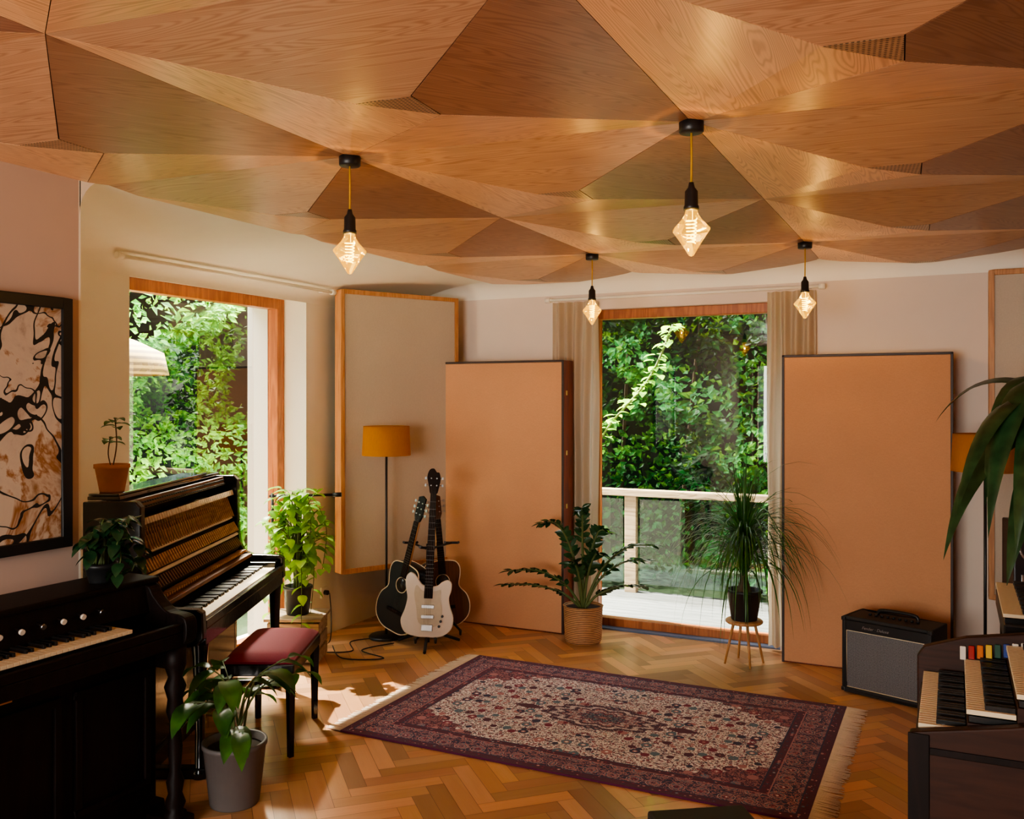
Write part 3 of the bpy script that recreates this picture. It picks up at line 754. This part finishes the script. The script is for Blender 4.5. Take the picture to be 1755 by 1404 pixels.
# grass-leaved plant on stool
lx,ly=C(1.54,6.00)
st=thing('plant_stool','small round wooden stool carrying a grass-leaved plant','stool',(lx,ly,0))
G().lathe([(0,.270),(.115,.270),(.122,.276),(.122,.286),(.115,.292),(0,.292)],(0,0,0),32).obj('seat',M_lightwood,st)
for k in range(4):
    a=k*math.pi/2+.5; G().tube([(.07*math.cos(a),.07*math.sin(a),.272),(.13*math.cos(a),.13*math.sin(a),0)],[.010,.007],10).obj('leg',M_lightwood,st)
e=thing('ponytail_palm','arching grass-leaved palm in a black pot on the stool','plant',(lx,ly,.292))
pot(e,.085,.112,.20,M_bpot)
G().lathe([(.045,.165),(.05,.19),(.03,.25),(.018,.34),(.016,.44)],(0,0,0),16).obj('trunk',M_bark,e)
f=G()
for k in range(250):
    a=U(0,6.28); h0=U(.26,.50); el=U(.6,3.8); L=U(.4,.95)
    yy=math.sin(a)*.5
    if yy>0: yy*=.10
    xx=math.cos(a)*.29
    f.leaf((.01*math.cos(a),.01*math.sin(a),h0),(xx,yy,el),L,U(.009,.015),U(3.2,5.4),seg=9,fold=.4,tip=.5)
for k in range(50):
    a=U(0,6.28); f.leaf((0,0,.42),(math.cos(a)*.14,math.sin(a)*.07,1),U(.45,.80),.014,U(.1,.6),seg=7,fold=.4,tip=.5)
f.obj('foliage',leafmat('grass_leaf',sr(20,54,26),sr(70,124,52),.35,.2),e)
# large strap-leaved plant
lx,ly=C(2.66,4.32)
e=thing('corn_plant','tall dark strap-leaved plant in a black floor pot','plant',(lx,ly,0))
pot(e,.13,.16,.30,M_bpot)
tp=crv([(0,0,.25),(.02,.01,.9),(0,0,1.72)],6); G().tube(tp,[.028]*12+[.02],10).obj('trunk',M_bark,e)
f=G()
L8=[((-.85,-.6),1.6,1.72,1.25,4.0),((-.75,-.75),.9,1.68,1.2,3.0),((-.6,-.85),1.5,1.70,1.15,3.8),((-1,-.35),.6,1.60,1.1,2.6),((-.35,-.95),1.0,1.64,1.0,3.0),((-.95,-.45),2.3,1.72,1.05,4.6),
 ((.5,-.6),1,1.65,.8,2),((.8,.2),1,1.7,.8,2),((.1,.9),1.3,1.65,.7,2),((-.6,.5),1.3,1.7,.75,2.6),((.9,-.2),.5,1.5,.7,1.6),((-.7,-.9),2.6,1.72,1.0,4.2),((-1,-.6),1.2,1.66,1.2,2.7),((-.9,-.7),.3,1.5,.95,2.2)]
for (d,el,z,L,dr) in L8:
    dx,dy=(d[0]*CO-d[1]*SI,d[0]*SI+d[1]*CO)
    f.leaf((0,0,z),(dx,dy,el),L,.16,dr,seg=16,fold=.25,tip=.62,side=Vector((-dy,dx,0)).normalized()+Vector((0,0,U(-.35,.35))))
f.obj('foliage',M_leafC,e)

# ---------------------------------------------------------------- floor lamps
def flamp(x,d,label):
    lx,ly=C(x,d); e=thing('floor_lamp',label,'lamp',(lx,ly,0),0,'mustard floor lamps')
    G().lathe([(0,0),(.13,0),(.13,.012),(.12,.02),(.02,.026),(0,.026)],(0,0,0),36).obj('base',M_black,e)
    G().tube([(0,0,.02),(0,0,1.36)],.009,10).obj('pole',M_black,e)
    G().lathe([(.178,0),(.168,.215),(.166,.215),(.176,0)],(0,0,1.34),40).obj('lamp_shade',M_mustard,e)
    g=G(); g.tube([(0,0,1.36),(0,0,1.42)],.018,10); g.lathe([(0,0),(.018,.01),(.03,.05),(.02,.085),(0,.095)],(0,0,1.42),16,1); g.obj('socket',[M_black,M_white],e)
    g=G()
    for k in range(3): a=k*2.094; g.tube([(0,0,1.40),(.17*math.cos(a),.17*math.sin(a),1.42)],.002,5)
    g.obj('shade_support',M_black,e)
flamp(-.925,6.66,'floor lamp with mustard drum shade and slim pole beside the guitars')
flamp(2.70,5.16,'floor lamp with mustard drum shade behind the strap-leaved plant')
g=G(); g.tube(crv([(-3.78,5.52,.008),(-3.9,5.35,.006),(-3.75,5.15,.006),(-3.95,5.05,.006),(-4.05,5.3,.006),(-4.13,5.42,.15),(-4.145,5.42,.32)],8),.004,6)
g.tube(crv([(-3.6,5.45,.006),(-3.7,5.2,.006),(-3.45,5.1,.006),(-3.7,4.98,.006),(-3.95,5.2,.006)],8),.004,6)
tag(g.obj('power_cable',M_black),'thin black power cable lying loose on the parquet','cable')
ou=thing('power_outlet','white wall socket with a plug','outlet',(-4.2,5.42,.32))
G().bb(0,.012,-.04,.04,-.04,.04).obj('plate',M_white,ou,.003); G().tube([(.01,0,0),(.04,0,0)],.018,12).obj('plug',M_black,ou)

# ---------------------------------------------------------------- guitars
M_white_g=plain('white_lacquer',sr(226,216,202),.2,coat=.6,var=.03); M_fing=wood('rosewood',(.010,.005,.004),(.02,.010,.007),2,.6,spec=.12)
M_acb=plain('black_lacquer',(.008,.005,.004),.35,spec=.3); M_acr=wood('brown_guitar',(.05,.016,.006),(.12,.04,.014),2,.35,coat=.1)
fx=lambda x,z,t:(x,t,z)
def neck(e,z0,z1,y,w0,w1,nfret,mat=None):
    G().prism([(-w0/2,z0),(w0/2,z0),(w1/2,z1),(-w1/2,z1)],y,y-.007,fx).obj('fingerboard',M_fing,e,.001)
    G().prism([(-w0/2,z0+.02),(w0/2,z0+.02),(w1/2,z1),(-w1/2,z1)],y+.019,y,fx).obj('neck',mat or M_lightwood,e,.006)
    g=G(); L=(z1-z0)*1.35
    for k in range(1,nfret):
        z=z1-L*(1-2**(-k/12))
        if z<z0: break
        w=w1+(w0-w1)*(z1-z)/(z1-z0); g.bb(-w/2,w/2,y-.0082,y-.006,z-.0007,z+.0007)
    g.obj('frets',M_dmetal,e)
bx,by=C(-.60,6.40)
S=thing('guitar_stand','black multi-guitar stand with padded yokes','stand',(bx,by,0),TH)
G().tube([(0,.05,.02),(0,.06,.72)],.013,10).obj('post',M_black,S)
for (x,y) in [(.0,-.20),(-.22,.14),(.22,.14)]:
    G().tube(crv([(0,.05,.10),(x*.5,.05+(y-.05)*.5,.06),(x,y,.012)],4),.011,8).obj('leg',M_black,S)
for (x,y) in [(0,-.06),(-.14,.16),(.16,.16)]:
    g=G()
    for s in (-1,1): g.tube([(x,y+.05,.13),(x+s*.07,y,.07),(x+s*.07,y-.07,.065),(x+s*.07,y-.085,.10)],.009,8)
    g.tube([(0,.05,.14),(x,y+.05,.13)],.009,8); g.obj('cradle',M_black,S)
    g=G(); zz=.70
    g.tube([(0,.06,zz-.02),(x,y+.08,zz)],.008,8); g.tube([(x-.05,y+.03,zz+.01),(x-.045,y+.075,zz),(x+.045,y+.075,zz),(x+.05,y+.03,zz+.01)],.009,8); g.obj('yoke',M_black,S)
lx,ly=C(-.60,6.33)
e=thing('bass_guitar','white electric bass guitar with dark neck resting on the stand','guitar',(lx,ly,.085),TH); e.rotation_euler=(math.radians(-5),math.radians(2.5),TH)
ol=smoothloop([(0,0),(.10,.006),(.17,.06),(.182,.14),(.156,.215),(.146,.275),(.160,.33),(.158,.38),(.13,.40),(.09,.385),(.05,.355),(-.03,.355),(-.065,.385),(-.10,.43),(-.135,.445),(-.163,.41),(-.162,.34),(-.148,.27),(-.162,.19),(-.188,.11),(-.155,.03),(-.07,.002)],4)
G().prism(ol,0,.042,fx,0,True).obj('body',M_white_g,e,.006)
pg=smoothloop([(.02,.07),(.09,.10),(.10,.2),(.085,.27),(.085,.33),(.04,.32),(-.04,.32),(-.085,.36),(-.10,.3),(-.08,.2),(-.06,.1)],3)
G().prism(pg,-.003,0,fx).obj('pickguard',plain('cream_guard',sr(196,184,160),.3),e)
neck(e,.27,1.0,-.004,.060,.042,20,M_fing)
hd=smoothloop([(-.022,1.0),(.022,1.0),(.035,1.04),(.045,1.10),(.035,1.15),(.015,1.155),(-.005,1.18),(-.035,1.17),(-.05,1.12),(-.035,1.05)],3)
G().prism(hd,-.006,.012,fx).obj('headstock',M_fing,e,.002)
for k in range(4):
    g=G(); s=-1 if k<2 else 1; z=1.06+.05*(k%2); g.tube([(s*.02,-.01,z),(s*.02,.02,z)],.005,8); g.tube([(s*.03,.004,z),(s*.055,.004,z)],.003,6); g.box((s*.060,.004,z),(.012,.006,.018)); g.obj('tuning_peg',M_dmetal,e)
for z in (.13,.20): G().bb(-.045,.045,-.012,-.003,z,z+.026).obj('pickup',M_metal,e,.003)
G().bb(-.04,.04,-.016,-.003,.045,.09).obj('bridge',M_metal,e,.003)
for k in range(3): G().tube([(.085+.01*k,-.003,.08+.035*k),(.085+.01*k,-.018,.08+.035*k)],.009,12).obj('knob',M_ebony,e)
g=G()
for k in range(4): x=-.021+.014*k; g.tube([(x,-.016,.08),(x*.7,-.014,1.0),(x*.7,-.012,1.06)],.0005,4)
g.obj('strings',M_dmetal,e)
def acoustic(x,d,tilt,yaw,mt,mtop,label,z=.09,sc=1):
    lx,ly=C(x,d); e=thing('acoustic_guitar',label,'guitar',(lx,ly,z),0); e.rotation_euler=(math.radians(-6),tilt,TH+yaw); e.scale=(sc,)*3
    half=[(0,0),(.10,.008),(.175,.06),(.198,.14),(.18,.22),(.135,.275),(.125,.31),(.14,.37),(.142,.43),(.11,.475),(.03,.49)]
    ol=smoothloop(half+[(-a,b) for a,b in reversed(half[1:])],4)
    G().prism(ol,0,.10,fx,0,True).obj('body',mt,e,.004)
    G().prism([(a*.985,b*.985+.004) for a,b in ol],-.003,0.0,fx).obj('top',mtop,e,.001)
    g=G(); lp=[(a,-.001,b) for a,b in ol]; g.tube(lp+[lp[0]],.004,6,cap=False); lp=[(a,.10,b) for a,b in ol]; g.tube(lp+[lp[0]],.003,6,cap=False); g.obj('binding',M_ivory,e)
    G().lathe([(0,0),(.048,0),(.048,.002),(0,.002)],(0,0,0),28).obj('sound_hole',M_ebony,e,loc=(0,-.0035,.335),rot=(math.radians(90),0,0))
    g=G(); g.tube([(.054*math.cos(k*.2618),-.004,.335+.054*math.sin(k*.2618)) for k in range(25)],.003,5,cap=False); g.obj('rosette',M_ivory,e)
    G().bb(-.08,.08,-.014,-.003,.13,.155).obj('bridge',M_fing,e,.003)
    neck(e,.39,.80,-.006,.056,.044,15)
    G().prism([(-.022,.80),(.022,.80),(.036,.84),(.034,.97),(0,.985),(-.034,.97),(-.036,.84)],-.006,.010,fx).obj('headstock',mt,e,.002)
    for k in range(6):
        s=-1 if k<3 else 1; z=.855+.04*(k%3); g=G(); g.tube([(s*.018,-.012,z),(s*.018,.01,z)],.005,8); g.tube([(s*.03,.002,z),(s*.055,.002,z)],.003,6); g.box((s*.06,.002,z),(.014,.006,.018)); g.obj('tuning_peg',M_metal,e)
    g=G()
    for k in range(6): x=-.022+.0088*k; g.tube([(x,-.016,.142),(x*.8,-.015,.80),(x*.8,-.012,.86)],.0005,4)
    g.obj('strings',M_dmetal,e)
acoustic(-.87,6.50,math.radians(13),math.radians(-40),M_acb,M_acb,'black acoustic guitar with cream binding leaning on the stand',.09,1.02)
acoustic(-.48,6.60,math.radians(-3),math.radians(22),M_acr,M_acr,'brown acoustic guitar resting behind the white bass',.09,.98)

# ---------------------------------------------------------------- amplifier
ax,ay=C(2.25,5.33)
A=thing('guitar_amplifier','black guitar combo amplifier with silver grille cloth','amplifier',(ax,ay,0),math.radians(-19))
ax_w,ax_h,ax_d=.52,.455,.25
M_tolex=plain('tolex',(.011,.011,.012),.6,var=.6,scale=500)
g=G(); t=.022; d=ax_d/2; w=ax_w/2
g.bb(-w,-w+t,-d,d,.012,ax_h); g.bb(w-t,w,-d,d,.012,ax_h); g.bb(-w+t,w-t,-d,d,ax_h-t,ax_h); g.bb(-w+t,w-t,-d,d,.012,.012+t); g.bb(-w+t,w-t,d-.03,d-.01,.012+t,ax_h-t)
g.obj('cabinet',M_tolex,A,.007)
def grille():
    t=NT('grille_cloth'); v=t.coord(); vo=t.voro(t.map(v,(1,1,1)),150,.1)
    return t.bsdf(t.mix(t.math('GREATER_THAN',vo.outputs['Distance'],.42),sr(128,128,132),sr(38,38,42)),.7)
G().bb(-w+t,w-t,-d+.012,-d+.022,.03,.375).obj('grille',grille(),A)
g=G(); q=-d+.010
g.tube([(-w+t+.004,q,.036),(w-t-.004,q,.036),(w-t-.004,q,.371),(-w+t+.004,q,.371),(-w+t+.004,q,.036)],.0025,6); g.obj('piping',M_ivory,A)
G().bb(-w+t,w-t,-d+.004,-d+.03,.375,.432).obj('control_panel',M_black,A,.003)
for k in range(9): G().tube([(-.14+k*.035,.0,ax_h),(-.14+k*.035,.0,ax_h+.014)],.009,10).obj('knob',M_black,A)
text('Fender · Deluxe',.024,A,(-.06,-d+.003,.394),(math.radians(90),0,0),M_metal,'logo_lettering')
G().tube(crv([(-.12,0,ax_h),(-.10,0,ax_h+.025),(0,0,ax_h+.03),(.10,0,ax_h+.025),(.12,0,ax_h)],5),.011,8).obj('handle',M_black,A,loc=(0,.06,0))
for sx in (-1,1):
    for sy in (-1,1): G().tube([(sx*.2,sy*.09,0),(sx*.2,sy*.09,.014)],.016,10).obj('foot',M_bpot,A)
for sx in (-1,1):
    for z in (.02,ax_h-.015): G().box((sx*(w-.008),-d+.008,z),(.024,.024,.024)).obj('corner_cap',M_black,A,.006)

# ---------------------------------------------------------------- pendants
def node(i,j): return (-2.12+1.315*i,1.58+1.32*j+.15*i)
M_cord=plain('mustard_cord',sr(200,150,24),.7)
def pendant(x,y,label):
    e=thing('pendant_lamp',label,'pendant lamp',(x,y,2.70),0,'pendant lamps with diamond bulbs')
    G().lathe([(0,0),(.042,0),(.042,-.034),(.038,-.038),(0,-.038)],(0,0,0),28).obj('ceiling_rose',M_black,e)
    G().tube([(0,0,-.03),(.001,0,-.12),(0,0,-.215)],.0035,8).obj('cord',M_cord,e)
    G().lathe([(0,-.205),(.008,-.207),(.012,-.225),(.022,-.238),(.023,-.285),(.026,-.29),(.026,-.302),(0,-.302)],(0,0,0),24).obj('socket',M_black,e)
    g=G(); prof=[(.020,-.300),(.024,-.316),(.036,-.335),(.065,-.366),(.065,-.373),(.042,-.405),(.008,-.458),(0,-.460)]
    g.lathe(prof,(0,0,0),8,0,False); g.obj('bulb_glass',M_bulb,e)
    g=G(); pts=[]
    for k in range(60):
        a=k*.75; r=.016*(1-.35*k/60)+.003; pts.append((r*math.cos(a),r*math.sin(a),-.332-.085*k/60))
    g.tube(pts,.0022,5); g.tube([(.004,0,-.30),(.004,0,-.335)],.001,4); g.obj('filament',M_fil,e)
    l=bpy.data.lights.new('bulb_light','POINT'); l.energy=5.5; l.color=(1,.64,.26); l.shadow_soft_size=.004
    lo=bpy.data.objects.new('bulb_light',l); COL.objects.link(lo); lo.parent=e; lo.location=(0,0,-.37)
for n_ in [(1,1),(0,1),(0,3),(1,3)]: pendant(*node(*n_),'pendant with yellow cord and glowing clear diamond bulb')

# ---------------------------------------------------------------- multi-manual organ, synth, tape machine
O=thing('electric_organ','dark wooden multi-manual electric organ with coloured tabs','organ',(.24,3.15,0),0)
M_ow=wood('organ_brown',(.022,.008,.005),(.05,.018,.010),0,.5,spec=.25,bs=.02)
G().bb(-.34,.34,-.29,.29,.50,.775).obj('console',M_ow,O,.006)
keyboard(O,27,.0209,.12,(-.325,0,.80),math.radians(180),M_ebony,.66,gap=.0022)
G().bb(-.205,.34,-.285,.285,.775,.835).obj('riser',M_ow,O,.003)
keyboard(O,27,.0209,.12,(-.20,0,.858),math.radians(180),M_ebony,.66,gap=.0022)
G().bb(-.08,.34,-.285,.285,.835,.895).obj('upper_riser',M_ow,O,.003)
keyboard(O,27,.0209,.12,(-.075,0,.918),math.radians(180),M_ebony,.66,gap=.0022)
G().bb(.055,.34,-.285,.285,.895,1.0).obj('top_panel',M_ow,O,.006)
G().prism([(-.352,.50),(-.352,.86),(-.33,.895),(-.2,.94),(0,.975),(.34,1.03),(.34,.50)],.29,.33,fx).obj('cheek',M_ow,O,.006)
G().prism([(-.352,.50),(-.352,.80),(-.1,.85),(.1,.90),(.34,.93),(.34,.50)],-.29,-.33,fx).obj('cheek',M_ow,O,.006)
G().bb(-.356,-.30,-.335,-.325,.52,.80).bb(-.30,.34,-.335,-.325,.745,.765).obj('trim_strip',M_mahog,O,.002)
cols=[sr(205,198,186),sr(40,64,130),sr(205,165,50),sr(150,30,30),sr(205,198,186),sr(30,74,60),sr(190,100,30)]
cm=[plain('tab_%s'%n,c,.5) for n,c in zip(['white','blue','yellow','red','pale','green','orange'],cols)]
for k in range(14):
    x=-.21+k*.026; G().box((x,.277,.875+.17*(x+.3)),(.019,.012,.045),(math.radians(-25),0,0)).obj('tab_switch',cm[(k*3)%7],O,.003)
for x in (-.3,.3):
    for y in (-.25,.25): G().tube([(x,y,0),(x,y,.50)],[.018,.028],10).obj('leg',M_black,O)
K=thing('stage_keyboard','black stage keyboard on a metal stand','keyboard',(.29,4.20,0),0)
G().bb(-.12,.20,-.36,.36,.84,.91).obj('case',M_black,K,.006)
keyboard(K,28,.0235,.15,(-.115,0,.93),math.radians(180),M_ebony,gap=.002)
G().bb(.04,.20,-.36,.36,.91,.97).obj('control_panel',M_black,K,.005)
for y in (-.28,.28): G().tube([(-.08,y,0),(-.08,y,.84)],.014,8).tube([(.16,y,0),(.16,y,.84)],.014,8).tube([(-.08,y,.3),(.16,y,.3)],.012,8).obj('stand_leg',M_black,K)
lx,ly=C(2.92,4.86)
T=thing('tape_recorder','reel-to-reel tape recorder standing upright on a black rack','tape recorder',(lx,ly,0),TH-math.radians(12))
G().bb(-.24,.24,-.12,.12,0,.68).obj('rack',M_black,T,.008)
G().bb(-.235,.235,-.10,.10,.68,1.10).obj('body',plain('grey_metal',(.05,.05,.055),.35,.6),T,.008)
for x in (-.115,.115):
    g=G(); g.lathe([(0,0),(.03,0),(.03,.006),(0,.006)],(0,0,0),20)
    for k in range(3):
        a=k*2.094; g.box((.06*math.cos(a),.06*math.sin(a),.004),(.07,.022,.003),(0,0,a))
    g.lathe([(.088,0),(.10,0),(.10,.004),(.088,.004),(.088,0)],(0,0,0),32); g.obj('reel',M_metal,T,loc=(x,-.105,.97),rot=(math.radians(90),0,0))
G().bb(-.2,.2,-.108,-.1,.70,.82).obj('meter_panel',M_metal,T,.002)
for x in (-.12,.0,.12):
    G().bb(x-.035,x+.035,-.112,-.108,.75,.80).obj('meter',M_ivory,T,.001)
    G().tube([(x,-.108,.72),(x,-.125,.72)],.012,12).obj('knob',M_black,T)
lx,ly=C(.66,2.92)
Q=thing('equipment_case','low black equipment case on the parquet','case',(lx,ly,0),TH+math.radians(8))
G().bb(-.17,.17,-.2,.2,.0,.30).obj('body',M_tolex,Q,.01); G().bb(-.172,.172,-.202,.202,.30,.345).obj('lid',M_tolex,Q,.01)
for y in (-.1,.1): G().box((-.175,y,.30),(.008,.03,.045)).obj('latch',M_metal,Q,.002)

# ---------------------------------------------------------------- lights, world, camera
def area(name,loc,aim,sx,sy,en,col):
    l=bpy.data.lights.new(name,'AREA'); l.shape='RECTANGLE'; l.size=sx; l.size_y=sy; l.energy=en; l.color=col
    o=bpy.data.objects.new(name,l); COL.objects.link(o); o.location=loc
    o.rotation_euler=(Vector(aim)-Vector(loc)).to_track_quat('-Z','Y').to_euler(); return o
area('fill_rear',(-1.65,-3.1,1.5),(-1.1,4,1.8),2.7,1.7,290,(1,.94,.87))  # added fill lamp behind the camera, brightens the room from the front
area('fill_garden_side',(-5.6,4.4,3.9),(-4.0,4.4,1.0),1.6,1.2,170,(1,.95,.86))  # added lamp outside, above view, brightens the left window alcove
area('fill_garden_corner',(-6.0,7.0,4.9),(-3.75,2.7,1.3),1.8,1.4,9500,(1,.90,.70))  # strong warm lamp added outside so the alcove walls glow by bounce
area('fill_terrace_side',(-2.2,7.7,4.0),(-1.7,5.6,.2),1.6,.8,110,(1,.97,.92))  # added lamp over the terrace, brightens the floor by the back window
sn=bpy.data.lights.new('sun','SUN'); sn.energy=23; sn.angle=.012; sn.color=(1,.91,.78)
so=bpy.data.objects.new('sun',sn); COL.objects.link(so); so.rotation_euler=Vector((.574,-.18,-.799)).to_track_quat('-Z','Y').to_euler()
wd=bpy.data.worlds.new('world'); bpy.context.scene.world=wd; wd.use_nodes=True
nt=wd.node_tree; bg=nt.nodes['Background']; sk=nt.nodes.new('ShaderNodeTexSky'); sk.sky_type='NISHITA'; sk.sun_disc=False
sk.sun_elevation=math.radians(53); sk.sun_rotation=math.radians(300)
nt.links.new(sk.outputs[0],bg.inputs[0]); bg.inputs[1].default_value=.32
vw=bpy.context.scene.view_settings
try: vw.look='AgX - Medium High Contrast'
except Exception as ex: print('look',ex)
cam=bpy.data.cameras.new('camera'); cam.sensor_width=36; cam.lens=1550/1755*36; cam.shift_y=-17/1755; cam.clip_start=.05
co=bpy.data.objects.new('camera',cam); COL.objects.link(co); co.location=(0,0,1.75); co.rotation_euler=(math.radians(90),0,TH)
bpy.context.scene.camera=co
